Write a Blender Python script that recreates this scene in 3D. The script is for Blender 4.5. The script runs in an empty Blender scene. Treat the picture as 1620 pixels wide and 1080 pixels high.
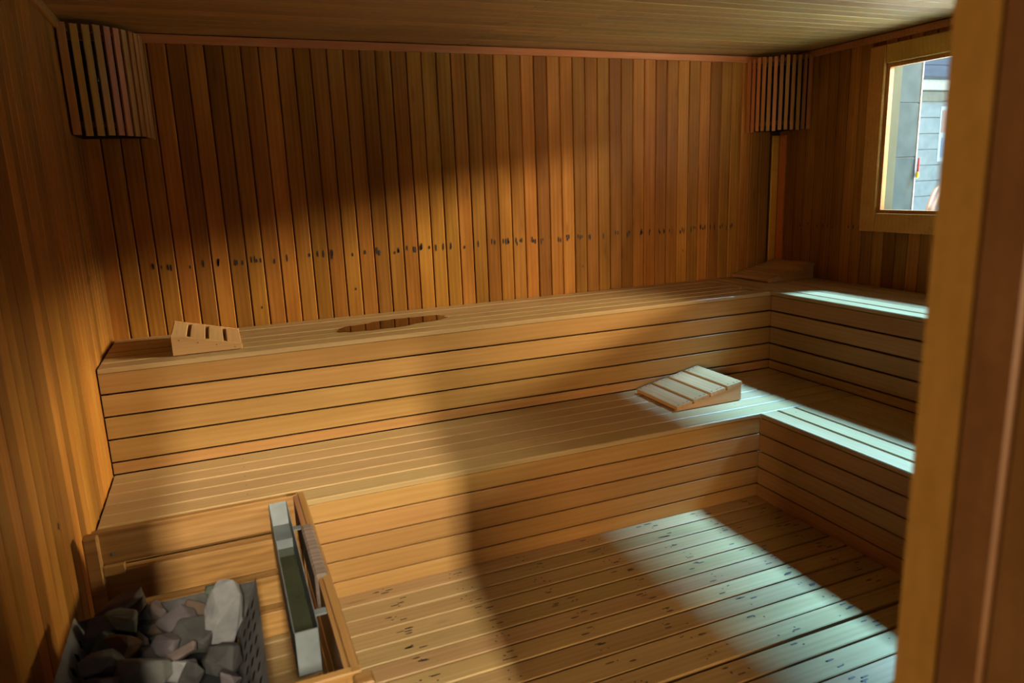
import bpy, bmesh, math, random
from mathutils import Vector, Matrix, Euler, noise

scene = bpy.context.scene
COL = scene.collection
rnd = random.Random(7)

# ------------------------------------------------------------------ camera
cam_data = bpy.data.cameras.new('camera')
cam = bpy.data.objects.new('camera', cam_data)
COL.objects.link(cam)
cam_data.sensor_width = 36.0
cam_data.lens = 1132.0 * 36.0 / 1620.0
CR = Vector((0.92225, -0.38483, -0.03684))
CU = Vector((0.11668, 0.18625, 0.97555))
CF = Vector((0.36856, 0.90400, -0.21667))
m = Matrix((CR, CU, -CF)).transposed().to_4x4()
m.translation = Vector((0.4923, -3.8213, 1.53))
cam.matrix_world = m
cam_data.clip_start = 0.02
cam_data.dof.use_dof = True
cam_data.dof.focus_distance = 3.7
cam_data.dof.aperture_fstop = 3.2
scene.camera = cam

# ------------------------------------------------------------------ sky, daylight, exposure
scene.view_settings.view_transform = 'Standard'
scene.view_settings.look = 'None'
scene.view_settings.exposure = 0.0
scene.view_settings.gamma = 1.0
scene.view_settings.use_curve_mapping = False
scene.cycles.max_bounces = 10
scene.cycles.diffuse_bounces = 4
scene.cycles.glossy_bounces = 4
scene.cycles.transparent_max_bounces = 12
scene.cycles.sample_clamp_indirect = 6.0
scene.cycles.use_denoising = True

world = bpy.data.worlds.new('sky')
scene.world = world
world.use_nodes = True
bg = world.node_tree.nodes['Background']
bg.inputs['Color'].default_value = (0.80, 0.95, 1.0, 1)
bg.inputs['Strength'].default_value = 0.7


def area(name, loc, target, sx, sy, power, color):
    d = bpy.data.lights.new(name, 'AREA')
    d.shape = 'RECTANGLE'
    d.size, d.size_y = sx, sy
    d.energy = power
    d.color = color
    o = bpy.data.objects.new(name, d)
    COL.objects.link(o)
    o.location = loc
    o.rotation_euler = (Vector(target) - Vector(loc)).to_track_quat('-Z', 'Y').to_euler()
    return o


# high strip of open sky over the courtyard: cool light that falls steeply through the window
area('courtyard_sky', (10.9, -1.6, 9.5), (3.0, -1.6, 0.5), 1.5, 1.5, 14000, (0.22, 0.56, 1.0))
# low bright part of the courtyard: shallow light through the window on back wall and left wall
area('courtyard_glare', (11.4, -4.6, 3.93), (2.2, 0.0, 1.2), 2.8, 0.75, 3100, (1.0, 0.84, 0.56))
# daylight that falls through the open door from behind the camera
area('doorway_daylight', (0.42, -9.6, 5.0), (0.8, -1.2, 0.4), 0.35, 1.5, 1260, (1.0, 0.91, 0.70))
# unseen lamp standing in for warm reflected daylight towards the far right corner
area('doorway_warm_bounce', (-1.10, -6.2, 1.55), (1.0, -3.0, 1.5), 0.55, 0.9, 230, (1.0, 0.68, 0.34))
# sun on the courtyard paving; it travels away from the window and enters only by its bounce
sd = bpy.data.lights.new('sun', 'SUN')
sd.energy = 22.0
sd.angle = 0.01
sd.color = (0.96, 1.0, 0.82)
sun = bpy.data.objects.new('sun', sd)
COL.objects.link(sun)
sun.rotation_euler = Vector((0.30, -0.42, -0.86)).to_track_quat('-Z', 'Y').to_euler()


# ------------------------------------------------------------------ materials
def new_mat(name):
    mt = bpy.data.materials.new(name)
    mt.use_nodes = True
    nt = mt.node_tree
    nt.nodes.clear()
    out = nt.nodes.new('ShaderNodeOutputMaterial')
    return mt, nt, out


def wood(name, dark, mid, light, rough=0.5, var=0.22, huevar=0.02, grain=1.0, knots=0.0, spec=0.35, blotch=0.5):
    mt, nt, out = new_mat(name)
    N, L = nt.nodes, nt.links
    bs = N.new('ShaderNodeBsdfPrincipled')
    L.new(bs.outputs[0], out.inputs[0])
    tc = N.new('ShaderNodeTexCoord')
    oi = N.new('ShaderNodeObjectInfo')
    mul = N.new('ShaderNodeMath'); mul.operation = 'MULTIPLY'; mul.inputs[1].default_value = 173.0
    L.new(oi.outputs['Random'], mul.inputs[0])
    cmb = N.new('ShaderNodeCombineXYZ')
    for i in range(3):
        L.new(mul.outputs[0], cmb.inputs[i])
    add = N.new('ShaderNodeVectorMath'); add.operation = 'ADD'
    L.new(tc.outputs['Object'], add.inputs[0]); L.new(cmb.outputs[0], add.inputs[1])

    def mapped(sx, sy, sz):
        mp = N.new('ShaderNodeMapping')
        mp.inputs['Scale'].default_value = (sx, sy, sz)
        L.new(add.outputs[0], mp.inputs[0])
        return mp.outputs[0]
    n1 = N.new('ShaderNodeTexNoise'); n1.inputs['Scale'].default_value = 1.0
    n1.inputs['Detail'].default_value = 6; n1.inputs['Roughness'].default_value = 0.62
    L.new(mapped(2.2 * grain, 75 * grain, 75 * grain), n1.inputs['Vector'])
    n2 = N.new('ShaderNodeTexNoise'); n2.inputs['Scale'].default_value = 1.0
    n2.inputs['Detail'].default_value = 3
    L.new(mapped(1.6, 9, 9), n2.inputs['Vector'])
    wv = N.new('ShaderNodeTexWave'); wv.wave_type = 'BANDS'; wv.bands_direction = 'Y'
    wv.inputs['Scale'].default_value = 1.0
    wv.inputs['Distortion'].default_value = 5.0
    wv.inputs['Detail'].default_value = 2.0
    wv.inputs['Detail Scale'].default_value = 0.8
    L.new(mapped(1.3, 13, 13), wv.inputs['Vector'])

    def mix(a, b, f):
        x = N.new('ShaderNodeMix'); x.data_type = 'FLOAT'
        x.inputs[0].default_value = f
        L.new(a, x.inputs[2]); L.new(b, x.inputs[3])
        return x.outputs[0]
    f1 = mix(n1.outputs['Fac'], n2.outputs['Fac'], blotch)
    f2 = mix(f1, wv.outputs['Fac'], 0.08)
    rp = N.new('ShaderNodeValToRGB')
    rp.color_ramp.elements[0].position = 0.30
    rp.color_ramp.elements[0].color = (*dark, 1)
    rp.color_ramp.elements[1].position = 0.70
    rp.color_ramp.elements[1].color = (*light, 1)
    e = rp.color_ramp.elements.new(0.5); e.color = (*mid, 1)
    L.new(f2, rp.inputs[0])
    hs = N.new('ShaderNodeHueSaturation')
    L.new(rp.outputs[0], hs.inputs['Color'])
    mr = N.new('ShaderNodeMapRange')
    mr.inputs['To Min'].default_value = 1 - var; mr.inputs['To Max'].default_value = 1 + var
    L.new(oi.outputs['Random'], mr.inputs['Value']); L.new(mr.outputs[0], hs.inputs['Value'])
    m7 = N.new('ShaderNodeMath'); m7.operation = 'MULTIPLY'; m7.inputs[1].default_value = 7.31
    fr = N.new('ShaderNodeMath'); fr.operation = 'FRACT'
    L.new(oi.outputs['Random'], m7.inputs[0]); L.new(m7.outputs[0], fr.inputs[0])
    mh = N.new('ShaderNodeMapRange')
    mh.inputs['To Min'].default_value = 0.5 - huevar; mh.inputs['To Max'].default_value = 0.5 + huevar
    L.new(fr.outputs[0], mh.inputs['Value']); L.new(mh.outputs[0], hs.inputs['Hue'])
    col = hs.outputs[0]
    if knots > 0:
        vo = N.new('ShaderNodeTexVoronoi'); vo.inputs['Scale'].default_value = 1.0
        L.new(mapped(2.4, 11, 11), vo.inputs['Vector'])
        kr = N.new('ShaderNodeValToRGB')
        kr.color_ramp.elements[0].position = 0.02; kr.color_ramp.elements[0].color = (knots, knots, knots, 1)
        kr.color_ramp.elements[1].position = 0.13; kr.color_ramp.elements[1].color = (0, 0, 0, 1)
        L.new(vo.outputs['Distance'], kr.inputs[0])
        mk = N.new('ShaderNodeMix'); mk.data_type = 'RGBA'
        L.new(kr.outputs[0], mk.inputs[0]); L.new(col, mk.inputs[6])
        mk.inputs[7].default_value = (dark[0] * .45, dark[1] * .35, dark[2] * .3, 1)
        col = mk.outputs[2]
    L.new(col, bs.inputs['Base Color'])
    rr = N.new('ShaderNodeMapRange')
    rr.inputs['To Min'].default_value = rough - .07; rr.inputs['To Max'].default_value = rough + .1
    L.new(n2.outputs['Fac'], rr.inputs['Value']); L.new(rr.outputs[0], bs.inputs['Roughness'])
    bs.inputs['Specular IOR Level'].default_value = spec
    bp = N.new('ShaderNodeBump'); bp.inputs['Strength'].default_value = 0.12; bp.inputs['Distance'].default_value = 0.002
    L.new(n1.outputs['Fac'], bp.inputs['Height']); L.new(bp.outputs[0], bs.inputs['Normal'])
    return mt


def simple(name, color, rough=0.5, metal=0.0, color2=None, scale=20, bump=0.0, spec=0.5):
    mt, nt, out = new_mat(name)
    N, L = nt.nodes, nt.links
    bs = N.new('ShaderNodeBsdfPrincipled')
    L.new(bs.outputs[0], out.inputs[0])
    bs.inputs['Roughness'].default_value = rough
    bs.inputs['Metallic'].default_value = metal
    bs.inputs['Specular IOR Level'].default_value = spec
    tc = N.new('ShaderNodeTexCoord')
    oi = N.new('ShaderNodeObjectInfo')
    mu = N.new('ShaderNodeVectorMath'); mu.operation = 'ADD'
    L.new(tc.outputs['Object'], mu.inputs[0]); L.new(oi.outputs['Random'], mu.inputs[1])
    no = N.new('ShaderNodeTexNoise'); no.inputs['Scale'].default_value = scale; no.inputs['Detail'].default_value = 5
    L.new(mu.outputs[0], no.inputs['Vector'])
    rp = N.new('ShaderNodeValToRGB')
    rp.color_ramp.elements[0].position = 0.32; rp.color_ramp.elements[1].position = 0.68
    c2 = color2 or tuple(c * 1.18 for c in color)
    rp.color_ramp.elements[0].color = (*color, 1); rp.color_ramp.elements[1].color = (*c2, 1)
    L.new(no.outputs['Fac'], rp.inputs[0]); L.new(rp.outputs[0], bs.inputs['Base Color'])
    if bump:
        bp = N.new('ShaderNodeBump'); bp.inputs['Strength'].default_value = bump; bp.inputs['Distance'].default_value = 0.004
        L.new(no.outputs['Fac'], bp.inputs['Height']); L.new(bp.outputs[0], bs.inputs['Normal'])
    return mt


def sheen(N, L, base):
    # Schlick reflectance that works from both sides of a thin sheet
    lw = N.new('ShaderNodeLayerWeight'); lw.inputs['Blend'].default_value = 0.5
    pw = N.new('ShaderNodeMath'); pw.operation = 'POWER'; pw.inputs[1].default_value = 5.0
    L.new(lw.outputs['Facing'], pw.inputs[0])
    ma = N.new('ShaderNodeMath'); ma.operation = 'MULTIPLY_ADD'
    ma.inputs[1].default_value = 1 - base; ma.inputs[2].default_value = base
    L.new(pw.outputs[0], ma.inputs[0])
    return ma.outputs[0]


def glass_mat():
    mt, nt, out = new_mat('window_glass')
    N, L = nt.nodes, nt.links
    tr = N.new('ShaderNodeBsdfTransparent'); tr.inputs[0].default_value = (0.95, 0.98, 0.97, 1)
    gl = N.new('ShaderNodeBsdfGlossy'); gl.inputs['Roughness'].default_value = 0.02
    fr = sheen(N, L, 0.04)
    mx = N.new('ShaderNodeMixShader')
    L.new(fr, mx.inputs[0]); L.new(tr.outputs[0], mx.inputs[1]); L.new(gl.outputs[0], mx.inputs[2])
    L.new(mx.outputs[0], out.inputs[0])
    return mt


def wet_mat(name, tint, rough):
    mt, nt, out = new_mat(name)
    N, L = nt.nodes, nt.links
    tr = N.new('ShaderNodeBsdfTransparent'); tr.inputs[0].default_value = (*tint, 1)
    gl = N.new('ShaderNodeBsdfGlossy'); gl.inputs['Roughness'].default_value = rough
    fr = sheen(N, L, 0.03)
    mx = N.new('ShaderNodeMixShader')
    L.new(fr, mx.inputs[0]); L.new(tr.outputs[0], mx.inputs[1]); L.new(gl.outputs[0], mx.inputs[2])
    L.new(mx.outputs[0], out.inputs[0])
    return mt


M_WALL = wood('wall_cladding_wood', (0.21, 0.078, 0.012), (0.31, 0.122, 0.020), (0.42, 0.180, 0.036), rough=0.42, var=0.30, huevar=0.006, knots=0.4, blotch=0.65, spec=0.15)
M_SEAT = wood('greyish_seat_wood', (0.29, 0.178, 0.075), (0.36, 0.228, 0.104), (0.43, 0.285, 0.140), rough=0.38, var=0.09, huevar=0.006, knots=0.15)  # seat tops greyer than the riser wood
M_REST = wood('headrest_wood', (0.36, 0.19, 0.08), (0.44, 0.24, 0.105), (0.52, 0.30, 0.14), rough=0.5, spec=0.2, var=0.12, huevar=0.006, knots=0.2)
M_CORNER = wood('lit_batten_wood', (0.52, 0.19, 0.030), (0.60, 0.23, 0.040), (0.66, 0.28, 0.055), rough=0.45, spec=0.2, var=0.03)  # orange light on the corner strips put into the batten colour
M_CASE = wood('casing_wood', (0.42, 0.21, 0.04), (0.52, 0.27, 0.055), (0.60, 0.33, 0.08), rough=0.4, var=0.08)
M_CEIL = wood('ceiling_cladding_wood', (0.28, 0.14, 0.035), (0.36, 0.19, 0.055), (0.45, 0.26, 0.085), rough=0.5, var=0.16, huevar=0.01)
M_BENCH = wood('bench_wood', (0.30, 0.148, 0.045), (0.355, 0.183, 0.060), (0.415, 0.228, 0.082), rough=0.42, spec=0.15, var=0.09, huevar=0.006, knots=0.15)
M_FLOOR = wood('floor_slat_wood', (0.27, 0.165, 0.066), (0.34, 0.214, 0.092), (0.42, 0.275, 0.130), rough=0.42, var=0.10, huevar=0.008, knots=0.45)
M_GUARD = wood('guard_rail_wood', (0.17, 0.075, 0.020), (0.32, 0.160, 0.045), (0.44, 0.24, 0.08), rough=0.45, var=0.12, huevar=0.004, knots=0.5)
M_TRIM = wood('trim_wood', (0.36, 0.145, 0.035), (0.46, 0.20, 0.052), (0.55, 0.27, 0.08), rough=0.42, var=0.15)
M_JAMB = wood('lit_jamb_wood', (0.115, 0.068, 0.010), (0.135, 0.082, 0.013), (0.155, 0.096, 0.017), rough=0.5, var=0.05)  # lit copy of the jamb wood, light put into its colour
M_DARKWOOD = wood('backing_wood', (0.06, 0.028, 0.01), (0.08, 0.036, 0.012), (0.10, 0.045, 0.016), rough=0.8, var=0.1)
M_JAMB_SHADED = wood('shaded_jamb_wood', (0.042, 0.020, 0.003), (0.052, 0.025, 0.004), (0.062, 0.031, 0.006), rough=0.5, var=0.05)  # jamb wood again, shade of the near part put into its colour
M_WORN = wood('charred_rail_wood', (0.10, 0.065, 0.045), (0.19, 0.13, 0.10), (0.30, 0.22, 0.18), rough=0.75, var=0.05, grain=1.5)
M_WORN2 = wood('browned_rail_wood', (0.13, 0.06, 0.025), (0.22, 0.10, 0.04), (0.32, 0.16, 0.06), rough=0.6, var=0.05)
M_STAIN = simple('nail_stain', (0.010, 0.007, 0.007), 0.7, color2=(0.03, 0.018, 0.014), scale=90)
M_STAIN2 = simple('knot_and_nail_stain', (0.05, 0.028, 0.016), 0.6, color2=(0.13, 0.075, 0.04), scale=60)
M_STEEL = simple('brushed_steel', (0.135, 0.15, 0.147), 0.6, 0.15, color2=(0.20, 0.215, 0.21), scale=14, bump=0.05)
M_HEAT = simple('sooty_steel', (0.055, 0.05, 0.047), 0.5, 0.6, color2=(0.12, 0.105, 0.095), scale=22, bump=0.1)
M_PERF = simple('perforated_steel', (0.11, 0.10, 0.092), 0.55, 0.2, color2=(0.19, 0.175, 0.165), scale=18, bump=0.1)
M_HOLE = simple('painted_hole_dark', (0.004, 0.004, 0.004), 0.9, spec=0.0)
M_BLACK = simple('black_void_steel', (0.012, 0.011, 0.011), 0.7, 0.2)
M_BULB = simple('smoked_lamp_glass', (0.03, 0.025, 0.02), 0.08)
M_GLASS = glass_mat()
M_PUDDLE = wet_mat('spilled_water', (0.66, 0.50, 0.36), 0.10)
M_WATER = simple('trough_water', (0.035, 0.040, 0.022), 0.06, 0.0, color2=(0.05, 0.055, 0.03), scale=8, spec=0.6)
M_TILE = simple('grey_stone_tile', (0.030, 0.042, 0.042), 0.6, color2=(0.047, 0.060, 0.059), scale=9, bump=0.15, spec=0.05)
M_TILE2 = simple('pale_stone_tile', (0.105, 0.11, 0.10), 0.7, color2=(0.14, 0.145, 0.13), scale=6, bump=0.1)
M_GROUT = simple('grout', (0.075, 0.078, 0.070), 0.9)
M_PAVE = simple('courtyard_paving', (0.74, 0.74, 0.66), 0.8, color2=(0.82, 0.82, 0.76), scale=3)
M_CANOPY = simple('slate_canopy_cladding', (0.03, 0.033, 0.042), 0.6, color2=(0.045, 0.048, 0.06), scale=5)
M_WHITE = simple('white_render', (0.28, 0.29, 0.28), 0.7)
M_CREAM = simple('cream_frame_paint', (0.080, 0.080, 0.052), 0.5, color2=(0.095, 0.095, 0.062), scale=10, spec=0.05)
M_PINK = simple('pale_cord', (0.30, 0.23, 0.20), 0.6)
M_RED = simple('red_plastic', (0.42, 0.03, 0.03), 0.4)
M_YEL = simple('yellow_plastic', (0.75, 0.42, 0.02), 0.4)
M_ORANGE = simple('orange_print', (0.24, 0.13, 0.10), 0.6)
M_BLUE = simple('blue_print', (0.11, 0.17, 0.21), 0.6)
M_SKIN = simple('skin', (0.105, 0.050, 0.030), 0.5, color2=(0.125, 0.062, 0.038), scale=30)
M_SHORTS = simple('blue_cloth', (0.03, 0.06, 0.30), 0.8)
M_HAIR = simple('dark_hair', (0.02, 0.014, 0.01), 0.6, bump=0.4, scale=60)
M_EYE = simple('eye_white', (0.7, 0.7, 0.7), 0.2)


# ------------------------------------------------------------------ builders
def link(name, me, parent=None, world=None, mat=None):
    o = bpy.data.objects.new(name, me)
    COL.objects.link(o)
    if mat is not None and me is not None and not me.materials:
        me.materials.append(mat)
    w = world if world is not None else Matrix()
    if parent is not None:
        o.parent = parent
        pw = ABS[parent.name]
        o.matrix_basis = pw.inverted() @ w
    else:
        o.matrix_basis = w
    ABS[o.name] = w.copy()
    return o


ABS = {}


def thing(name, label, cat, loc=(0, 0, 0), group=None):
    o = link(name, None, None, Matrix.Translation(loc))
    o['label'] = label; o['category'] = cat
    if group:
        o['group'] = group
    return o


def tag(o, label, cat, group=None):
    o['label'] = label; o['category'] = cat
    if group:
        o['group'] = group


def finish(bm, name):
    bmesh.ops.recalc_face_normals(bm, faces=bm.faces)
    me = bpy.data.meshes.new(name)
    bm.to_mesh(me); bm.free()
    return me


def box_into(bm, a, b):
    vs = [bm.verts.new((x, y, z)) for x in (a[0], b[0]) for y in (a[1], b[1]) for z in (a[2], b[2])]
    for f in ((0, 1, 3, 2), (4, 6, 7, 5), (0, 4, 5, 1), (2, 3, 7, 6), (0, 2, 6, 4), (1, 5, 7, 3)):
        bm.faces.new([vs[i] for i in f])


def box(name, a, b, mat, parent=None, bevel=0.0):
    c = [(a[i] + b[i]) / 2 for i in range(3)]
    bm = bmesh.new()
    box_into(bm, [a[i] - c[i] for i in range(3)], [b[i] - c[i] for i in range(3)])
    if bevel:
        bmesh.ops.bevel(bm, geom=bm.edges[:], offset=bevel, segments=1, affect='EDGES')
    return link(name, finish(bm, name), parent, Matrix.Translation(c), mat)


def boxes(name, lst, mat, parent=None):
    bm = bmesh.new()
    for a, b in lst:
        box_into(bm, a, b)
    return link(name, finish(bm, name), parent, None, mat)


_cache = {}


def board_mesh(Lg, w, t, ch, mat):
    key = (round(Lg, 4), round(w, 4), round(t, 4), ch, mat.name)
    if key in _cache:
        return _cache[key]
    bm = bmesh.new()
    prof = [(-w / 2, -t), (w / 2, -t), (w / 2, -ch), (w / 2 - ch, 0), (-w / 2 + ch, 0), (-w / 2, -ch)]
    e = ch * 0.6
    r0 = [bm.verts.new((-Lg / 2, y, z)) for y, z in prof]
    r1 = [bm.verts.new((Lg / 2, y, z)) for y, z in prof]
    # tiny end chamfer on the visible face
    for r, s in ((r0, 1), (r1, -1)):
        for i in (3, 4):
            r[i].co.x += s * e
    n = len(prof)
    for i in range(n):
        j = (i + 1) % n
        bm.faces.new((r0[i], r0[j], r1[j], r1[i]))
    bm.faces.new(r0); bm.faces.new(list(reversed(r1)))
    me = finish(bm, 'board')
    me.materials.append(mat)
    _cache[key] = me
    return me


def board(name, parent, mid, along, out, Lg, w, t, mat, ch=0.003):
    """a board whose visible face is centred on mid, long axis along, face normal out"""
    X = Vector(along).normalized(); Z = Vector(out).normalized(); Y = Z.cross(X)
    M = Matrix((X, Y, Z)).transposed().to_4x4()
    M.translation = Vector(mid)
    return link(name, board_mesh(Lg, w, t, ch, mat), parent, M)


def structure(o):
    o['kind'] = 'structure'
    return o


def ell(bm, c, ux, uy, a, b, n=8):
    vs = [bm.verts.new(c + ux * (a * math.cos(2 * math.pi * k / n)) + uy * (b * math.sin(2 * math.pi * k / n))) for k in range(n)]
    bm.faces.new(vs)


def spots(name, parent, lst, out, mat=None):
    """lst of (centre, ux, uy, a, b): tiny flat stains, one stuff part"""
    bm = bmesh.new()
    for c, ux, uy, a, b in lst:
        ell(bm, Vector(c) + Vector(out) * 0.0007, Vector(ux), Vector(uy), a, b)
    o = link(name, finish(bm, name), parent, None, mat or M_STAIN)
    o['kind'] = 'stuff'
    return o


# ------------------------------------------------------------------ room dimensions (metres)
W, H, YF = 4.0, 2.248, -3.395
U, LB = 0.867, 0.417           # heights of the upper and lower bench tops
DU, DL = 0.641, 1.267          # fronts of the back benches
XU, XL = 3.398, 2.785          # fronts of the right-hand benches
WY0, WY1, WZ0, WZ1 = -2.62, -0.80, 1.285, 2.085     # window opening
JX0, JX1, DH = 0.29, 1.054, 2.02

# ------------------------------------------------------------------ structure
floor = structure(box('floor', (-0.15, YF - 0.35, -0.16), (W + 0.15, 0.15, -0.06), M_DARKWOOD))
ceiling = structure(box('ceiling', (-0.15, YF - 0.15, H + 0.012), (W + 0.2, 0.15, H + 0.14), M_DARKWOOD))
wall_back = structure(box('wall_back', (-0.15, 0.012, -0.06), (W + 0.15, 0.15, H + 0.012), M_DARKWOOD))
wall_left = structure(box('wall_left', (-0.15, YF - 0.15, -0.06), (-0.012, 0.012, H + 0.012), M_DARKWOOD))
wall_right = structure(boxes('wall_right', [
    ((W + .012, YF - .15, -.06), (W + .10, 0.012, WZ0)),
    ((W + .012, YF - .15, WZ1), (W + .10, 0.012, H + .012)),
    ((W + .012, WY1, WZ0), (W + .10, 0.012, WZ1)),
    ((W + .012, YF - .15, WZ0), (W + .10, WY0, WZ1))], M_DARKWOOD))
wall_front = structure(boxes('wall_front', [
    ((-.012, YF - .15, -.06), (JX0 - .03, YF, H + .012)),
    ((JX1 + .03, YF - .15, -.06), (W + .012, YF, H + .012)),
    ((JX0 - .03, YF - .15, DH + .03), (JX1 + .03, YF, H + .012))], M_WALL))

# cladding boards, pitch 8 cm
P = 0.0803
TOPZ = 2.212
n = int(W / P)
for i in range(n):
    x = 0.0 + (i + .5) * P - 0.008
    if x > W - .02:
        break
    z0 = U - 0.04
    board('board', wall_back, (x, rnd.uniform(0, .0012), (z0 + TOPZ + .03) / 2), (0, 0, 1), (0, -1, 0), TOPZ + .03 - z0, P - .0045, .012, M_WALL, .004)
i = 0
while True:
    y = -(i + .5) * 0.0775
    if y < YF:
        break
    hh = 0.0775 - .0045
    if y < -.05:
        segs = [(U - .04, TOPZ + .03)] if not (WY0 - .06 < y < WY1 + .03) else [(U - .04, WZ0 - .02), (WZ1 + .02, TOPZ + .03)]
    else:
        segs = [(U - .04, TOPZ + .03)]
    for z0, z1 in segs:
        board('board', wall_right, (W + rnd.uniform(0, .0012), y, (z0 + z1) / 2), (0, 0, 1), (-1, 0, 0), z1 - z0, hh, .012, M_WALL)
    y2 = -(i + .5) * 0.0803
    if y2 > YF:
        board('board', wall_left, (rnd.uniform(-.0012, 0), y2, (TOPZ + .03) / 2), (0, 0, 1), (1, 0, 0), TOPZ + .03, P - .0028, .012, M_WALL)
    i += 1
# ceiling boards with staggered butt joints
row = 0
y = -0.04
while y > YF:
    jx = 2.235 if row % 2 else 1.86
    for a, b in ((0.0, jx - .002), (jx + .002, W)):
        board('board', ceiling, ((a + b) / 2, y, H + rnd.uniform(0, .001)), (1, 0, 0), (0, 0, -1), b - a, P - .0025, .012, M_CEIL, 0.0025)
    row += 1
    y -= P
# battens in the ceiling corners
t1 = structure(box('trim_1', (0.02, -0.018, H - .041), (W - .02, -.0005, H - .003), M_TRIM, None, .003))
t2 = structure(box('trim_2', (0.0005, YF, H - .041), (0.018, -.0, H - .003), M_TRIM, None, .003))
t3 = structure(box('trim_3', (W - .018, YF, H - .041), (W - .0005, 0, H - .003), M_TRIM, None, .003))
# corner battens under the right-hand lamp
structure(box('trim_4', (3.935, -0.014, U + .002), (3.990, -.0008, 1.765), M_CORNER, None, .003))
structure(box('trim_5', (W - .014, -0.072, U + .002), (W - .0008, -.018, 1.765), M_CORNER, None, .003))

# dark nail stains along the walls
lst = []
for i in range(2, n - 3):
    x = (i + .5) * P - .008
    k = rnd.choice((1, 2, 2, 3, 3, 4))
    for j in range(k):
        xx = x + rnd.uniform(-.026, .026)
        lst.append(((xx, -.0008, 1.197 + rnd.uniform(-.012, .012)), (1, 0, 0), (0, 0, 1), rnd.uniform(.003, .0052), rnd.uniform(.009, .021)))
for i in (8, 14, 31, 40):
    lst.append((((i + .5) * P, -.0008, rnd.uniform(.95, 1.12)), (1, 0, 0), (0, 0, 1), .003, .008))
spots('nail_stain', wall_back, lst, (0, -1, 0))
lst = []
for i in range(2, 13):
    for j in range(rnd.choice((1, 2, 3))):
        lst.append(((W, -(i + .5) * .0775 + rnd.uniform(-.024, .024), 1.197 + rnd.uniform(-.01, .01)), (0, 1, 0), (0, 0, 1), .0035, rnd.uniform(.006, .014)))
spots('nail_stain', wall_right, lst, (-1, 0, 0))
lst = []
for yy in (-.40, -.425, -.447, -.47, -.50):
    lst.append(((0, yy, 1.203 + rnd.uniform(-.01, .01)), (0, 1, 0), (0, 0, 1), .0035, rnd.uniform(.01, .02)))
lst += [((0, -.42, .845), (0, 1, 0), (0, 0, 1), .004, .018), ((0, -1.62, .64), (0, 1, 0), (0, 0, 1), .006, .012)]
spots('nail_stain', wall_left, lst, (1, 0, 0))

# duckboard slats of the floor
y = -DL + .003
k = 0
fl = []
while y > YF:
    pitch = 0.0925 if y > -1.85 else 0.097
    gap = 0.008
    if k == 9:
        gap = 0.014
    w = pitch - gap
    dz = rnd.uniform(-.0012, .0006) + (0.003 if k == 9 else 0)
    ym = y - w / 2
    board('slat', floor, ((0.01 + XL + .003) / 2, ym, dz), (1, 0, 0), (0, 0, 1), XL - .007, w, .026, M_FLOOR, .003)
    for xj in (0.36, 0.66, 0.955, 1.235, 1.535, 1.835, 2.135, 2.42, 2.68):
        for j in range(rnd.choice((3, 4, 4, 5))):
            xx = xj + rnd.gauss(0, .026); yy = ym + rnd.uniform(-.3, .3) * w
            fl.append(((xx, yy, dz), (1, 0, 0), (0, 1, 0), rnd.uniform(.003, .0058), rnd.uniform(.0024, .0042)))
            if rnd.random() < .4:
                fl.append(((xx + .012, yy, dz), (1, 0, 0), (0, 1, 0), rnd.uniform(.010, .019), rnd.uniform(.003, .005)))
    y -= pitch
    k += 1
spots('nail_stain', floor, fl, (0, 0, 1), M_STAIN2)
for xj in (0.36, 0.955, 1.535, 2.135, 2.68):
    box('joist', (xj - .02, YF + .02, -.058), (xj + .02, -DL - .02, -.028), M_DARKWOOD, floor)

# window in the right wall
window = structure(boxes('window_1', [        # lining of the opening
    ((W - .002, WY0 - .002, WZ0 - .02), (W + .105, WY1 + .002, WZ0)),
    ((W - .002, WY0 - .002, WZ1), (W + .105, WY1 + .002, WZ1 + .02)),
    ((W - .002, WY1, WZ0 - .02), (W + .105, WY1 + .02, WZ1 + .02)),
    ((W - .002, WY0 - .02, WZ0 - .02), (W + .105, WY0, WZ1 + .02))], M_TRIM))
CT = 0.026
box('casing', (W - CT, WY1 - .0, WZ0 - .105), (W - .0005, WY1 + .1, WZ1 + .10), M_CASE, window, .004)
box('casing', (W - CT, WY0 - .1, WZ0 - .105), (W - .0005, WY0, WZ1 + .10), M_CASE, window, .004)
box('casing', (W - CT + .003, WY0, WZ1 + .0), (W - .0005, WY1 - .0015, WZ1 + .10), M_CASE, window, .004)
box('casing', (W - CT + .003, WY0, WZ0 - .105), (W - .0005, WY1 - .0015, WZ0 - .0), M_CASE, window, .004)
boxes('sash', [((W - .004, WY0, WZ0), (W + .026, WY0 + .03, WZ1)), ((W - .004, WY1 - .020, WZ0), (W + .026, WY1, WZ1)),
               ((W - .004, WY0 + .03, WZ0), (W + .026, WY1 - .02, WZ0 + .018)), ((W - .004, WY0 + .03, WZ1 - .020), (W + .026, WY1 - .02, WZ1))], M_TRIM, window)
box('pane', (W + .008, WY0 + .01, WZ0 + .01), (W + .013, WY1 - .01, WZ1 - .01), M_GLASS, window)
boxes('outer_lining', [((W + .028, WY1 - .004, WZ0), (W + .108, WY1 + .001, WZ1)), ((W + .028, WY0 - .001, WZ0), (W + .108, WY0 + .004, WZ1)),
                       ((W + .028, WY0, WZ1 - .004), (W + .108, WY1, WZ1 + .001)), ((W + .028, WY0, WZ0 - .001), (W + .13, WY1, WZ0 + .004))], M_CREAM, window)

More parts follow.
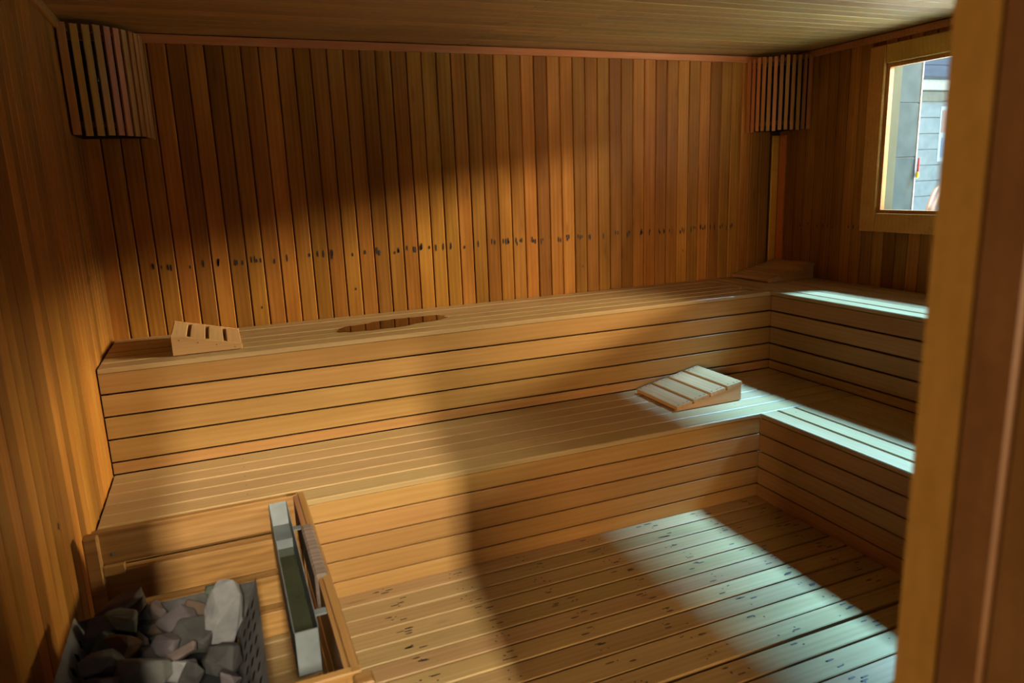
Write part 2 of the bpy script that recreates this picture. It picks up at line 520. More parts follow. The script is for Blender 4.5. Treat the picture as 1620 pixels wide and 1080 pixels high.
# door frame seen at the right edge of the picture
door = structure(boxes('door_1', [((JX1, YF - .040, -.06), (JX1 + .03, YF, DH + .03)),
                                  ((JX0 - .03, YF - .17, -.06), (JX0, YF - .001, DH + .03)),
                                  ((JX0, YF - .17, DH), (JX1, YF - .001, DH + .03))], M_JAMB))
box('door_stop', (JX1 - .005, YF - .082, -.06), (JX1 + .03, YF - .044, DH), M_JAMB_SHADED, door, .002)
box('door_lining', (JX1 - .001, YF - .17, -.06), (JX1 + .03, YF - .083, DH), M_JAMB_SHADED, door, .002)

# unseen walls and roof added to block sky light at the doorway
sky_blocker = structure(boxes('wall_sky_blocker', [((-1.6, -7.1, -.165), (3.0, -7.0, 2.15)), ((2.9, -7.1, -.165), (3.0, YF - .15, 2.9)),
                                       ((-1.6, -7.1, -.165), (-1.5, YF - .15, 2.9)), ((-1.6, -4.6, 2.75), (3.0, YF - .15, 2.85)),
                                       ((-1.6, -7.1, -.17), (3.0, YF - .15, -.15))], M_DARKWOOD))

# ------------------------------------------------------------------ benches
def bench_spots(lst, parent):
    spots('nail', parent, lst, (0, 0, 1))


t = 0.0195
RB = 0.012
# upper bench along the back wall
b1 = thing('sauna_bench', 'long upper wooden bench along the back wall, headrest at its left end', 'bench', (1.7, -.32, LB))
edges = [-DU, -.535, -.430, -.325, -.22, -.115, -.008]
for i in range(6):
    a, b = edges[i], edges[i + 1]
    x1 = XU - .002 if i == 0 else XU - .004 - (0.055 if i == 1 else rnd.uniform(0, .012))
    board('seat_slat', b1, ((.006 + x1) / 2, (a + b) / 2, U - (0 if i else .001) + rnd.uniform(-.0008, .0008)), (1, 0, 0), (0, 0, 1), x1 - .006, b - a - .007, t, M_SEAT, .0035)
zs = [.8485, .757, .6625, .5655, .468, .4195]
for i in range(5):
    z1, z0 = zs[i] - .004, zs[i + 1] + .004
    if i == 4:
        z0 = LB + .001
    board('riser_board', b1, ((.004 + XU + .012) / 2, -DU + .006, (z0 + z1) / 2), (1, 0, 0), (0, -1, 0), XU + .008, z1 - z0, RB, M_BENCH, .002)
box('frame', (.02, -DU + .035, LB + .004), (XU - .01, -.02, U - .024), M_DARKWOOD, b1)
# upper bench along the right wall
b2 = thing('sauna_bench', 'short upper wooden bench under the window along the right wall', 'bench', (3.7, -1.7, LB))
xe = [XU, 3.49, 3.60, 3.70, 3.82, 3.905, 3.992]
for i in range(6):
    a, b = xe[i], xe[i + 1]
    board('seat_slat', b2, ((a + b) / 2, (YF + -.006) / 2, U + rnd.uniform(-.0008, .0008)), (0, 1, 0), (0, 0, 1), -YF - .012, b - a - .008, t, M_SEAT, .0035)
for i in range(5):
    z1, z0 = zs[i] - .0045, zs[i + 1] + .0045
    if i == 4:
        z0 = LB + .001
    board('riser_board', b2, (XU + .006, (YF - DU + .006) / 2, (z0 + z1) / 2), (0, 1, 0), (-1, 0, 0), -YF - DU - .004, z1 - z0, RB, M_BENCH, .002)
box('frame', (XU + .03, YF + .01, LB + .004), (W - .02, -.02, U - .024), M_DARKWOOD, b2)
# lower bench along the back
b3 = thing('sauna_bench', 'long lower wooden bench in front of the back bench, reaching behind the heater', 'bench', (1.7, -.95, 0))
ye = [-DL, -1.155, -1.055, -.955, -.853, -.750, -DU + .005]
for i in range(6):
    a, b = ye[i], ye[i + 1]
    x1 = XU + .003
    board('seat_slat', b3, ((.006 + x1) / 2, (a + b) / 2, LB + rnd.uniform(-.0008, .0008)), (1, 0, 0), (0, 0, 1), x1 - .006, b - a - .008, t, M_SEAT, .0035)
zl = [.3975, .3165, .2295, .1465, .0610, -.025]
for i in range(5):
    z1, z0 = zl[i] - .0028, zl[i + 1] + (.0028 if i < 4 else 0)
    board('riser_board', b3, ((.004 + XL + .012) / 2, -DL + .006, (z0 + z1) / 2), (1, 0, 0), (0, -1, 0), XL + .008, z1 - z0, RB, M_BENCH, .002)
box('frame', (.02, -DL + .035, .004), (XL - .01, -DU - .02, LB - .024), M_DARKWOOD, b3)
bench_spots([((x, y, LB), (1, 0, 0), (0, 1, 0), .0035, .0022) for x, y in
             [(.50, -.70), (.50, -.80), (.50, -.905), (.50, -1.005), (.50, -1.10), (.515, -1.21), (2.78, -1.10), (2.80, -1.2), (2.0, -.7), (2.01, -.81), (1.7, -1.1),
              (1.45, -.90), (3.1, -.7), (2.35, -.8), (2.36, -.9)]], b3)
# lower bench along the right
b4 = thing('sauna_bench', 'short lower wooden bench on the right, two of its slats in bright cool light', 'bench', (3.1, -2.3, 0))
xe = [XL, 2.892, 2.998, 3.098, 3.198, 3.298, XU + .005]
for i in range(6):
    a, b = xe[i], xe[i + 1]
    y1 = -DL + (.022 if i < 2 else .03)
    y1 = -DL - .003
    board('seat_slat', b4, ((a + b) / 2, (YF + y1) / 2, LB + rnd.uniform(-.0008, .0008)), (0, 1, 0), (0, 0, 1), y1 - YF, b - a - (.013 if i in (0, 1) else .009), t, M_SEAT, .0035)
for i in range(5):
    z1, z0 = zl[i] - .0028, zl[i + 1] + (.0028 if i < 4 else 0)
    board('riser_board', b4, (XL + .006, (YF - DL + .006) / 2, (z0 + z1) / 2), (0, 1, 0), (-1, 0, 0), -YF - DL - .004, z1 - z0, RB, M_BENCH, .002)
box('frame', (XL + .035, YF + .01, .004), (W - .02, -DL - .02, LB - .024), M_DARKWOOD, b4)
bench_spots([((x, y, LB), (0, 1, 0), (1, 0, 0), .004, .0025) for x, y in [(2.84, -1.31), (2.95, -1.33), (3.25, -1.30), (3.15, -1.3), (2.81, -1.62), (2.96, -1.95)]], b4)
bench_spots([((x, y, U), (1, 0, 0), (0, 1, 0), .003, .002) for x, y in [(.42, -.6), (.86, -.6), (1.3, -.6), (1.75, -.6), (2.2, -.59), (2.7, -.6), (3.2, -.6), (3.3, -.6), (1.6, -.5)]], b1)


# ------------------------------------------------------------------ slatted wedge headrests
def headrest(label, x0, x1, y0, y1, z, h0, h1, low_right, mode):
    """slats run along y; the wedge rises along x"""
    root = thing('headrest', label, 'headrest', ((x0 + x1) / 2, (y0 + y1) / 2, z), 'wedge headrests on the benches')
    z += .0015
    th = .018

    def top(x):
        f = (x - x0) / (x1 - x0)
        if low_right:
            f = 1 - f
        return z + h0 + (h1 - h0) * f
    drop = th if mode == 'over' else 0.0
    for yy in ((y0, y0 + .02), (y1 - .02, y1)):
        bm = bmesh.new()
        c = Vector(((x0 + x1) / 2, sum(yy) / 2, z))
        vs = []
        for y in yy:
            for px, pz in ((x0, z), (x1, z), (x1, top(x1) - drop), (x0, top(x0) - drop)):
                vs.append(bm.verts.new(Vector((px, y, max(pz, z + .004) if pz != z else z)) - c))
        bm.faces.new(vs[0:4]); bm.faces.new(vs[7:3:-1])
        for i in range(4):
            j = (i + 1) % 4
            bm.faces.new((vs[i], vs[j], vs[4 + j], vs[4 + i]))
        bmesh.ops.bevel(bm, geom=bm.edges[:], offset=.0015, segments=1, affect='EDGES')
        link('side_panel', finish(bm, 'side_panel'), root, Matrix.Translation(c), M_REST)
    nn = 4
    span = x1 - x0
    gap = .012
    w = (span - gap * (nn - 1)) / nn
    sl = Vector((x1 - x0, 0, top(x1) - top(x0))).normalized()
    nrm = Vector((0, -1, 0)).cross(sl)
    if nrm.z < 0:
        nrm = -nrm
    nails = []
    for i in range(nn):
        xm = x0 + w / 2 + i * (w + gap)
        ya, yb = (y0 - .002, y1 + .002) if mode == 'over' else (y0 + .0215, y1 - .0215)
        zoff = 0 if mode == 'over' else -.003
        X = Vector((0, 1, 0)); Z = nrm
        board('slat', root, (xm, (ya + yb) / 2, top(xm) + zoff), X, Z, yb - ya, w / abs(sl.x) * .995, th, M_REST, .003)
        for ye_ in (ya + .016, yb - .016):
            for s in (-.3, .05, .32):
                if mode == 'over':
                    nails.append((Vector((xm + s * w, ye_ + rnd.uniform(-.004, .004), top(xm + s * w))), sl, Vector((0, 1, 0)), .0055, .0035))
        if mode != 'over':
            nails.append((Vector((xm, y0 - .0003, top(xm) - .018)), Vector((1, 0, 0)), Vector((0, 0, 1)), .0022, .0022))
    bm = bmesh.new()
    nv = nrm if mode == 'over' else Vector((0, -1, 0))
    for c, ux, uy, a, b in nails:
        ell(bm, c + nv * .0008, ux, uy, a, b)
    o = link('nail', finish(bm, 'nail'), root, None, M_STAIN)
    o['kind'] = 'stuff'
    return root


headrest('small wedge wooden headrest at the left end of the upper back bench', .279, .556, -.556, -.17, U, .022, .090, True, 'flush')
headrest('slatted wooden headrest on the lower bench, half in cool window light', 2.466, 2.855, -1.056, -.70, LB, .022, .100, False, 'over')
headrest('slatted wooden headrest in the far right corner on the upper bench', 3.618, 3.978, -.375, -.035, U, .022, .098, False, 'over')

# spilled water on the upper bench
bm = bmesh.new()
pts = []
for k in range(40):
    a = 2 * math.pi * k / 40
    r = 1 + .28 * noise.noise(Vector((math.cos(a) * 1.4, math.sin(a) * 1.4, 3.3))) + .12 * noise.noise(Vector((math.cos(a) * 5, math.sin(a) * 5, 1.0)))
    pts.append(Vector((math.cos(a) * .25 * r + (.10 if math.cos(a) > .7 else 0), math.sin(a) * .105 * r + .03 * math.cos(a), 0)))
lo = [bm.verts.new(p) for p in pts]
hi = [bm.verts.new(p * .985 + Vector((0, 0, .0012))) for p in pts]
bm.faces.new(list(reversed(lo))); bm.faces.new(hi)
for k in range(40):
    bm.faces.new((lo[k], lo[(k + 1) % 40], hi[(k + 1) % 40], hi[k]))
pud = link('water_puddle', finish(bm, 'water_puddle'), None, Matrix.Translation((1.22, -.36, U + .0012)), M_PUDDLE)
tag(pud, 'dark wet patch of spilled water on the upper bench', 'puddle')


# ------------------------------------------------------------------ slatted corner lamps
def corner_lamp(label, corner, sx, rx, ry, z0, z1, ns, mat):
    root = thing('corner_lamp', label, 'lamp', (corner + sx * .05, -.05, z0), 'slatted corner lamp shades')
    inner = []
    for i in range(ns):
        a = (i + .5) / ns * math.pi / 2
        # super-ellipse arc from the side wall to the back wall
        ca, sa = math.cos(a) ** .95, math.sin(a) ** .95
        px = corner + sx * rx * sa; py = -ry * ca
        nx, ny = sx * sa / rx, -ca / ry
        nrm = Vector((nx, ny, 0)).normalized()
        w = .021 if ns > 11 else .028
        if i == 0 or i == ns - 1:
            w += .004
        dz = rnd.uniform(-.003, .003)
        board('slat', root, (px, py, (z0 + z1) / 2 + dz), (0, 0, 1), nrm, z1 - z0, w, .010, mat, .0015)
    for zz in (z0 + .045, z1 - .045):
        bm = bmesh.new()
        prev = None
        for k in range(17):
            a = k / 16 * math.pi / 2
            ca, sa = math.cos(a) ** .95, math.sin(a) ** .95
            q = []
            for off in (.0115, .022):
                q.append((corner + sx * (rx - off) * sa + sx * .001, -(ry - off) * ca - .001))
            ring = [bm.verts.new((q[0][0], q[0][1], zz - .012)), bm.verts.new((q[0][0], q[0][1], zz + .012)),
                    bm.verts.new((q[1][0], q[1][1], zz + .012)), bm.verts.new((q[1][0], q[1][1], zz - .012))]
            if prev:
                for j in range(4):
                    bm.faces.new((prev[j], prev[(j + 1) % 4], ring[(j + 1) % 4], ring[j]))
            else:
                bm.faces.new(ring)
            prev = ring
        bm.faces.new(list(reversed(prev)))
        link('curved_batten', finish(bm, 'curved_batten'), root, None, M_DARKWOOD)
    boxes('dark_gap_sheet', [((min(corner + sx * .002, corner + sx * (rx - .03)), -.0045, z0 + .004), (max(corner + sx * .002, corner + sx * (rx - .03)), -.0005, z1 - .002)),  # black sheets added so the gaps between slats look shaded
                          ((min(corner + sx * .0005, corner + sx * .0045), -ry + .03, z0 + .004), (max(corner + sx * .0005, corner + sx * .0045), -.004, z1 - .002))], M_BLACK, root)
    bm = bmesh.new()
    bmesh.ops.create_uvsphere(bm, u_segments=16, v_segments=10, radius=.048)
    for v in bm.verts:
        v.co.z *= 1.25
    for f in bm.faces:
        f.smooth = True
    lc = Vector((corner + sx * .085, -.085, (z0 + z1) / 2 + .03))
    gl = link('lamp_globe', finish(bm, 'lamp_globe'), root, Matrix.Translation(lc), M_BULB)
    bm = bmesh.new()
    bmesh.ops.create_cone(bm, cap_ends=True, segments=14, radius1=.032, radius2=.040, depth=.05)
    link('lamp_socket', finish(bm, 'lamp_socket'), root, Matrix.Translation(lc + Vector((0, 0, .075))), M_BLACK)
    boxes('wall_bracket', [((min(corner, corner + sx * .09), -.012, lc.z + .06), (max(corner, corner + sx * .09), -.001, lc.z + .10)),
                           ((lc.x - .015, -.085, lc.z + .07), (lc.x + .015, -.01, lc.z + .09))], M_BLACK, root)
    return root


corner_lamp('curved slatted wooden lamp shade in the left ceiling corner', 0.0, 1, .30, .285, 1.787, 2.226, 11, M_TRIM)
corner_lamp('slatted wooden lamp shade in the right ceiling corner beside the window', W, -1, .285, .27, 1.785, 2.222, 12, M_TRIM)

# ------------------------------------------------------------------ wooden guard around the heater
g = thing('heater_guard', 'wooden rail guard around the stove, low in the left front corner', 'guard', (.35, -1.96, 0))
GZ = .551
GX0, GX1, GY0, GY1 = .052, .673, -2.48, -1.49
rz = [(.442, GZ), (.305, .414), (.180, .282), (.062, .152)]
for i, (z0, z1) in enumerate(rz):
    w = z1 - z0
    board('rail', g, ((GX0 + GX1 - .03) / 2, GY1 - .02, (z0 + z1) / 2), (1, 0, 0), (0, -1, 0), GX1 - GX0 - .03, w, .02, M_GUARD, .003)
    board('rail', g, ((GX0 + GX1) / 2, GY0 + .0, (z0 + z1) / 2), (1, 0, 0), (0, -1, 0), GX1 - GX0, w, .02, M_GUARD, .003)
    if i:
        board('rail', g, (GX1, (GY0 + GY1) / 2, (z0 + z1) / 2), (0, 1, 0), (1, 0, 0), GY1 - GY0 - .045, w, .02, M_GUARD, .003)
# right top rail: a full-length outer board, and an inner board in three lengths (the middle one weathered)
board('rail', g, (GX1, (GY1 + GY0) / 2, .4965), (0, 1, 0), (1, 0, 0), GY1 - GY0 - .004, .109, .020, M_GUARD, .003)
board('inner_rail', g, (GX1 - .0205, (-1.745 + GY1 - .012) / 2, .500), (0, 1, 0), (1, 0, 0), GY1 - .012 + 1.747, .100, .017, M_WORN2, .003)
cr = box('worn_rail', (GX1 - .040, -2.065, .446), (GX1 - .006, -1.749, GZ + .006), M_WORN, g, .006)
cr['label'] = 'grey weathered middle length of the right top rail'
board('inner_rail', g, (GX1 - .0205, (-2.067 + GY0) / 2, .495), (0, 1, 0), (1, 0, 0), -2.067 - GY0, .106, .012, M_GUARD, .003)
for px, py in ((GX0 - .022, GY1 - .045), (GX1 - .060, GY1 - .0195), (GX0 - .022, GY0 + .002), (GX1 - .02, GY0 - .045)):
    box('post', (px, py, .002), (px + .04, py + .04 if py != GY1 - .0195 else py + .03, GZ - (.0 if px > .3 else .004)), M_GUARD, g, .004)
for zc in (.428, .293, .166):
    box('spacer', (GX0 + .02, GY1 - .038, zc - .014), (GX0 + .075, GY1 - .003, zc + .014), M_GUARD, g)
bs_ = [(Vector((GX0 + .05, GY1 - .0203, .475)), Vector((1, 0, 0)), Vector((0, 0, 1)), .006, .006)]
spots('screw', g, bs_, (0, -1, 0), M_STEEL)

# steel water trough hung inside the guard
tr = thing('water_trough', 'long narrow steel trough holding water, hung inside the wooden guard', 'trough', (.585, -1.92, .43))
x0, x1, ya, yb, zt, zb = .556, .612, -2.292, -1.545, .553, .440


def prism(name, quad, thick, mat, parent):
    """a sheet: quad of 4 points thickened along its normal"""
    q = [Vector(p) for p in quad]
    nn = (q[1] - q[0]).cross(q[3] - q[0]).normalized() * thick
    c = sum(q, Vector()) / 4
    bm = bmesh.new()
    a = [bm.verts.new(p - c) for p in q]; b = [bm.verts.new(p - c + nn) for p in q]
    bm.faces.new(list(reversed(a))); bm.faces.new(b)
    for i in range(4):
        j = (i + 1) % 4
        bm.faces.new((a[i], a[j], b[j], b[i]))
    return link(name, finish(bm, name), parent, Matrix.Translation(c), mat)


sh = .0016
ym = -1.585
zs_ = .492
prism('side_sheet', [(x0, ya, zb), (x0, yb, zb), (x0, yb, zt), (x0, ya, zt)], .0022, M_STEEL, tr)
prism('side_sheet', [(x1, ya, zb), (x1, ya, zt), (x1, yb, zt), (x1, yb, zb)], .0022, M_STEEL, tr)
prism('bottom_sheet', [(x0, ya, zb), (x1, ya, zb), (x1, -1.70, zb), (x0, -1.70, zb)], .0018, M_STEEL, tr)
prism('end_sheet', [(x0, ya, zb), (x0, ya, zt), (x1, ya, zt), (x1, ya, zb)], .0022, M_STEEL, tr)
prism('end_sheet', [(x0, ym, zs_), (x1, ym, zs_), (x1, yb, zt), (x0, yb, zt)], .0022, M_STEEL, tr)
prism('shelf_sheet', [(x0, -1.70, zs_), (x1, -1.70, zs_), (x1, ym, zs_), (x0, ym, zs_)], .0018, M_STEEL, tr)
box('divider', (x0 + .003, -1.702, zb + .003), (x1 - .003, -1.698, zs_ + .006), M_STEEL, tr)
box('water', (x0 + .003, ya + .004, zb + .003), (x1 - .003, -1.705, zb + .030), M_WATER, tr)
for yy in (-1.72, -2.2):
    box('hanger', (x1 - .001, yy - .012, zt - .02), (x1 + .030, yy + .012, zt - .016), M_STEEL, tr)

# ------------------------------------------------------------------ stove with perforated stone basket
ht = thing('sauna_heater', 'dark steel sauna stove with perforated basket full of stones', 'heater', (.27, -2.15, 0))
hx0, hx1, hy0, hy1, hz = .066, .492, -2.40, -1.93, .52


def perforated(name, p00, p10, p11, p01, cols, rows, parent, solid=0.16):
    """sheet p00-p10 (along) p01-p11 (up) with closed diamond faces painted black for the dark of holes"""
    p00, p10, p11, p01 = map(Vector, (p00, p10, p11, p01))
    bm = bmesh.new()
    grid = {}

    def P_(u, v):
        key = (round(u, 5), round(v, 5))
        if key not in grid:
            grid[key] = bm.verts.new((p00 * (1 - u) + p10 * u) * (1 - v) + (p01 * (1 - u) + p11 * u) * v)
        return grid[key]
    vs_ = [solid + (1 - 2 * solid) * j / rows for j in range(rows + 1)]
    us_ = [0.03 + .94 * i / cols for i in range(cols + 1)]
    for j in range(rows):
        for i in range(cols):
            u0, u1, v0, v1 = us_[i], us_[i + 1], vs_[j], vs_[j + 1]
            um, vm = (u0 + u1) / 2, (v0 + v1) / 2
            c = [P_(u0, v0), P_(u1, v0), P_(u1, v1), P_(u0, v1)]
            if (i + j) % 2 == 0:
                du_, dv_ = (u1 - u0) * .42, (v1 - v0) * .40
                d = [P_(um, vm - dv_), P_(um + du_, vm), P_(um, vm + dv_), P_(um - du_, vm)]
                bm.faces.new((c[0], c[1], d[1], d[0])); bm.faces.new((c[1], c[2], d[2], d[1]))
                bm.faces.new((c[2], c[3], d[3], d[2])); bm.faces.new((c[3], c[0], d[0], d[3]))
                bm.faces.new(d).material_index = 1      # closed face, dark of an opening put into its colour
            else:
                bm.faces.new(c)
    for i in range(cols):
        bm.faces.new((P_(us_[i], 0), P_(us_[i + 1], 0), P_(us_[i + 1], vs_[0]), P_(us_[i], vs_[0])))
        bm.faces.new((P_(us_[i], vs_[-1]), P_(us_[i + 1], vs_[-1]), P_(us_[i + 1], 1), P_(us_[i], 1)))
    vv = [0] + vs_ + [1]
    for k in range(len(vv) - 1):
        bm.faces.new((P_(0, vv[k]), P_(us_[0], vv[k]), P_(us_[0], vv[k + 1]), P_(0, vv[k + 1])))
        bm.faces.new((P_(us_[-1], vv[k]), P_(1, vv[k]), P_(1, vv[k + 1]), P_(us_[-1], vv[k + 1])))
    bmesh.ops.recalc_face_normals(bm, faces=bm.faces)
    me = bpy.data.meshes.new(name)
    bm.to_mesh(me); bm.free()
    o = link(name, me, parent, None, M_PERF)
    me.materials.append(M_HOLE)
    return o


zb_ = .355
sl_ = .062
perforated('side_panel', (hx1 - sl_, hy0, zb_), (hx1 - sl_, hy1 - .01, zb_), (hx1, hy1, hz), (hx1, hy0, hz), 16, 3, ht)
perforated('side_panel', (hx0 + sl_, hy0, zb_), (hx0 + sl_, hy1 - .01, zb_), (hx0, hy1, hz), (hx0, hy0, hz), 16, 3, ht)
prism('back_panel', [(hx0 + sl_, hy1 - .008, zb_), (hx1 - sl_, hy1 - .008, zb_), (hx1, hy1, hz - .012), (hx0, hy1, hz - .012)], .003, M_HEAT, ht)
prism('front_panel', [(hx0 + sl_, hy0, zb_), (hx1 - sl_, hy0, zb_), (hx1, hy0, hz - .01), (hx0, hy0, hz - .01)], .003, M_HEAT, ht)
box('rim', (hx0 + .012, hy1 + .003, hz - .028), (hx1 - .012, hy1 + .010, hz - .016), M_STEEL, ht, .001)
box('grate', (hx0 + sl_ + .004, hy0 + .006, zb_), (hx1 - sl_ - .004, hy1 - .016, zb_ + .03), M_BLACK, ht)
box('body', (hx0 + sl_ - .01, hy0 + .01, .09), (hx1 - sl_ + .01, hy1 - .02, zb_ - .002), M_HEAT, ht, .006)
for px in (hx0 + sl_ + .01, hx1 - sl_ - .03):
    for py in (hy0 + .03, hy1 - .06):
        box('foot', (px, py, .001), (px + .02, py + .02, .09), M_BLACK, ht)


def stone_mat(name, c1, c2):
    k = 0.46 if name == 'grey_stone' else 0.27  # shade over the basket put into the stone colours, grey darkened less
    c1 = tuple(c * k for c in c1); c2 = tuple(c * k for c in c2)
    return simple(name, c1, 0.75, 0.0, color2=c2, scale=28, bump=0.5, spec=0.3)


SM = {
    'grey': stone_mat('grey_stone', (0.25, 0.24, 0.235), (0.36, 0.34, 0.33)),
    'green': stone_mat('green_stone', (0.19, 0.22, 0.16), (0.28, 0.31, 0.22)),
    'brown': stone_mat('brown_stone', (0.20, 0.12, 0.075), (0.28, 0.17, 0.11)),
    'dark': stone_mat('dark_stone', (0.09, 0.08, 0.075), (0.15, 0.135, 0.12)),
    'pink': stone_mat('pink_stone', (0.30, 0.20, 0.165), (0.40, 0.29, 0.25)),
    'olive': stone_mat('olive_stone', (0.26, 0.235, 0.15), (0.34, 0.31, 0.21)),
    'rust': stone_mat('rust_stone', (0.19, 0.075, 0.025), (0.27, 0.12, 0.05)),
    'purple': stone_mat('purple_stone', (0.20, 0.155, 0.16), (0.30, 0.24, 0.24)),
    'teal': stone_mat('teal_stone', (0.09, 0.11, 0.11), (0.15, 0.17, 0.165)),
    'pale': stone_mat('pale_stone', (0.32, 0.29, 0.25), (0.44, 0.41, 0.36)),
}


def stone(pos, w, h, ang, col, label, seed, depth=.85, npts=16, group='sauna stones in the heater basket'):
    r = random.Random(seed)
    a = math.radians(ang)
    X = CR * math.cos(a) + CU * math.sin(a)
    Y = -CR * math.sin(a) + CU * math.cos(a)
    Z = -CF
    d = min(w, h) * depth
    bm = bmesh.new()
    k = 0
    while k < npts:
        p = Vector((r.uniform(-1, 1), r.uniform(-1, 1), r.uniform(-1, 1)))
        l = sum(abs(c) ** 2.6 for c in p) ** (1 / 2.6)
        if l < .25:
            continue
        p = p / l
        q = X * (p.x * w / 2) + Y * (p.y * h / 2) + Z * (p.z * d / 2)
        bm.verts.new(q)
        k += 1
    hull = bmesh.ops.convex_hull(bm, input=bm.verts[:])
    hull_faces = [[v.co.copy() for v in f.verts] for f in hull['geom'] if isinstance(f, bmesh.types.BMFace)]
    bm.free()
    bm = bmesh.new()
    at = {}
    for f in hull_faces:
        vs = []
        for c in f:
            key = tuple(round(x, 6) for x in c)
            if key not in at:
                at[key] = bm.verts.new(c)
            vs.append(at[key])
        bm.faces.new(vs)
    bmesh.ops.recalc_face_normals(bm, faces=bm.faces)
    bmesh.ops.dissolve_limit(bm, angle_limit=.12, verts=bm.verts[:], edges=bm.edges[:])
    bmesh.ops.bevel(bm, geom=bm.edges[:], offset=min(w, h) * .05, segments=1, affect='EDGES', clamp_overlap=True)
    bmesh.ops.triangulate(bm, faces=bm.faces[:])
    bmesh.ops.subdivide_edges(bm, edges=bm.edges[:], cuts=1, use_grid_fill=True)
    for v in bm.verts:
        nz = noise.noise(v.co * 55 + Vector((seed, 0, 0)))
        v.co += v.co.normalized() * nz * min(w, h) * .035
    me = finish(bm, 'heater_stone')
    o = link('heater_stone', me, None, Matrix.Translation(pos), SM[col])
    tag(o, label, 'stone', group)
    return o


ST = [
    ((.411, -2.080, .520), .080, .140, -8, 'grey', 'largest smooth pale grey stone standing at the right side of the basket', 11, .5, 22),
    ((.408, -1.985, .525), .082, .058, 12, 'green', 'greenish speckled stone behind the large pale grey stone', 12, .6, 16),
    ((.350, -1.968, .478), .090, .058, -20, 'brown', 'flat brown stone left of the greenish speckled stone', 13, .5, 12),
    ((.339, -2.067, .480), .090, .086, 20, 'dark', 'dark pointed stone left of the large pale grey stone', 14, .8, 11),
    ((.252, -1.945, .498), .056, .048, -15, 'pink', 'small pinkish stone at the back middle of the basket', 15, .8, 13),
    ((.297, -2.000, .487), .086, .056, 25, 'purple', 'grey brown lumpy stone in the middle, rising to the right', 16, .8, 18),
    ((.163, -1.925, .520), .125, .040, 36, 'pink', 'long slanting pinkish stone at the rear left edge of the basket', 17, .9, 20),
    ((.205, -1.935, .515), .036, .066, -28, 'brown', 'rounded brown stone leaning on the long pinkish stone', 18, .8, 26),
    ((.174, -1.985, .510), .080, .062, -12, 'olive', 'blocky olive yellow stone in front of the long pinkish stone', 19, .8, 12),
    ((.124, -1.985, .492), .056, .100, -24, 'purple', 'tall grey stone at the left side of the basket', 20, .7, 18),
    ((.140, -2.010, .470), .052, .070, -40, 'green', 'narrow green stone between tall grey and rust brown stones', 21, .8, 16),
    ((.178, -2.080, .488), .078, .070, 8, 'rust', 'rust brown rounded stone left of centre', 22, .8, 12),
    ((.223, -2.058, .492), .030, .048, 38, 'pink', 'small pale pink wedge pointing up beside the rust brown stone', 23, .7, 9),
    ((.214, -1.965, .455), .046, .070, -20, 'dark', 'dark brown stone wedged behind the pale pink wedge', 24, .8, 14),
    ((.270, -2.010, .440), .100, .044, 14, 'teal', 'dark teal wedge lying under the lumpy middle stone', 25, .8, 14),
    ((.230, -2.100, .468), .062, .052, 5, 'dark', 'small dark bluish stone in front of the pale pink wedge', 26, .8, 16),
    ((.278, -2.090, .472), .066, .054, -10, 'purple', 'round purplish stone in the middle of the basket', 27, .9, 26),
    ((.312, -2.140, .482), .072, .026, 28, 'pink', 'thin flat pinkish stone lying aslant right of centre', 28, .9, 16),
    ((.140, -2.110, .488), .090, .046, 16, 'pale', 'oblong pale stone at the front left of the basket', 29, .8, 22),
    ((.158, -2.120, .468), .046, .060, 10, 'dark', 'dark grey stone beside the oblong pale stone', 30, .8, 14),
    ((.226, -2.175, .482), .126, .062, 3, 'pale', 'wide pale stone at the front centre, low in the picture', 31, .7, 20),
    ((.301, -2.168, .458), .074, .060, 15, 'grey', 'mid grey stone right of the wide pale stone', 32, .8, 16),
    ((.340, -2.205, .480), .050, .092, -24, 'dark', 'upright dark stone at the front right, low in the picture', 33, .8, 14),
    ((.398, -2.160, .448), .072, .068, 0, 'dark', 'dark round stone under the large pale grey stone', 34, .9, 24),
    ((.404, -2.225, .440), .050, .052, 30, 'purple', 'small purplish stone at the front right corner of the basket', 35, .8, 12),
    ((.246, -1.975, .455), .056, .046, 0, 'brown', 'small brown stone below the small pinkish stone', 36, .8, 14),
    ((.190, -2.025, .440), .080, .050, 0, 'dark', 'dark stone deep between the olive and rust brown stones', 37, .9, 14),
    ((.345, -2.010, .430), .090, .060, -10, 'dark', 'dark stone deep below the flat brown stone', 38, .9, 14),
    ((.150, -2.050, .445), .070, .060, 0, 'dark', 'dark stone deep below the tall grey stone', 39, .9, 14),
    ((.300, -1.975, .450), .062, .055, 0, 'dark', 'dark stone deep against the rear panel of the basket', 40, .9, 14),
    ((.145, -2.185, .462), .072, .070, 0, 'purple', 'purplish stone at the front left corner of the basket', 41, .9, 16),
    ((.260, -2.240, .450), .100, .070, 0, 'dark', 'dark stone at the very front of the basket, centre', 42, .9, 16),
    ((.170, -2.245, .450), .090, .070, 20, 'brown', 'brown stone at the very front of the basket, left of centre', 43, .9, 16),
]
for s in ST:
    stone(s[0], s[1] * 1.24, s[2] * 1.24, s[3], s[4], s[5], s[6], s[7], s[8])

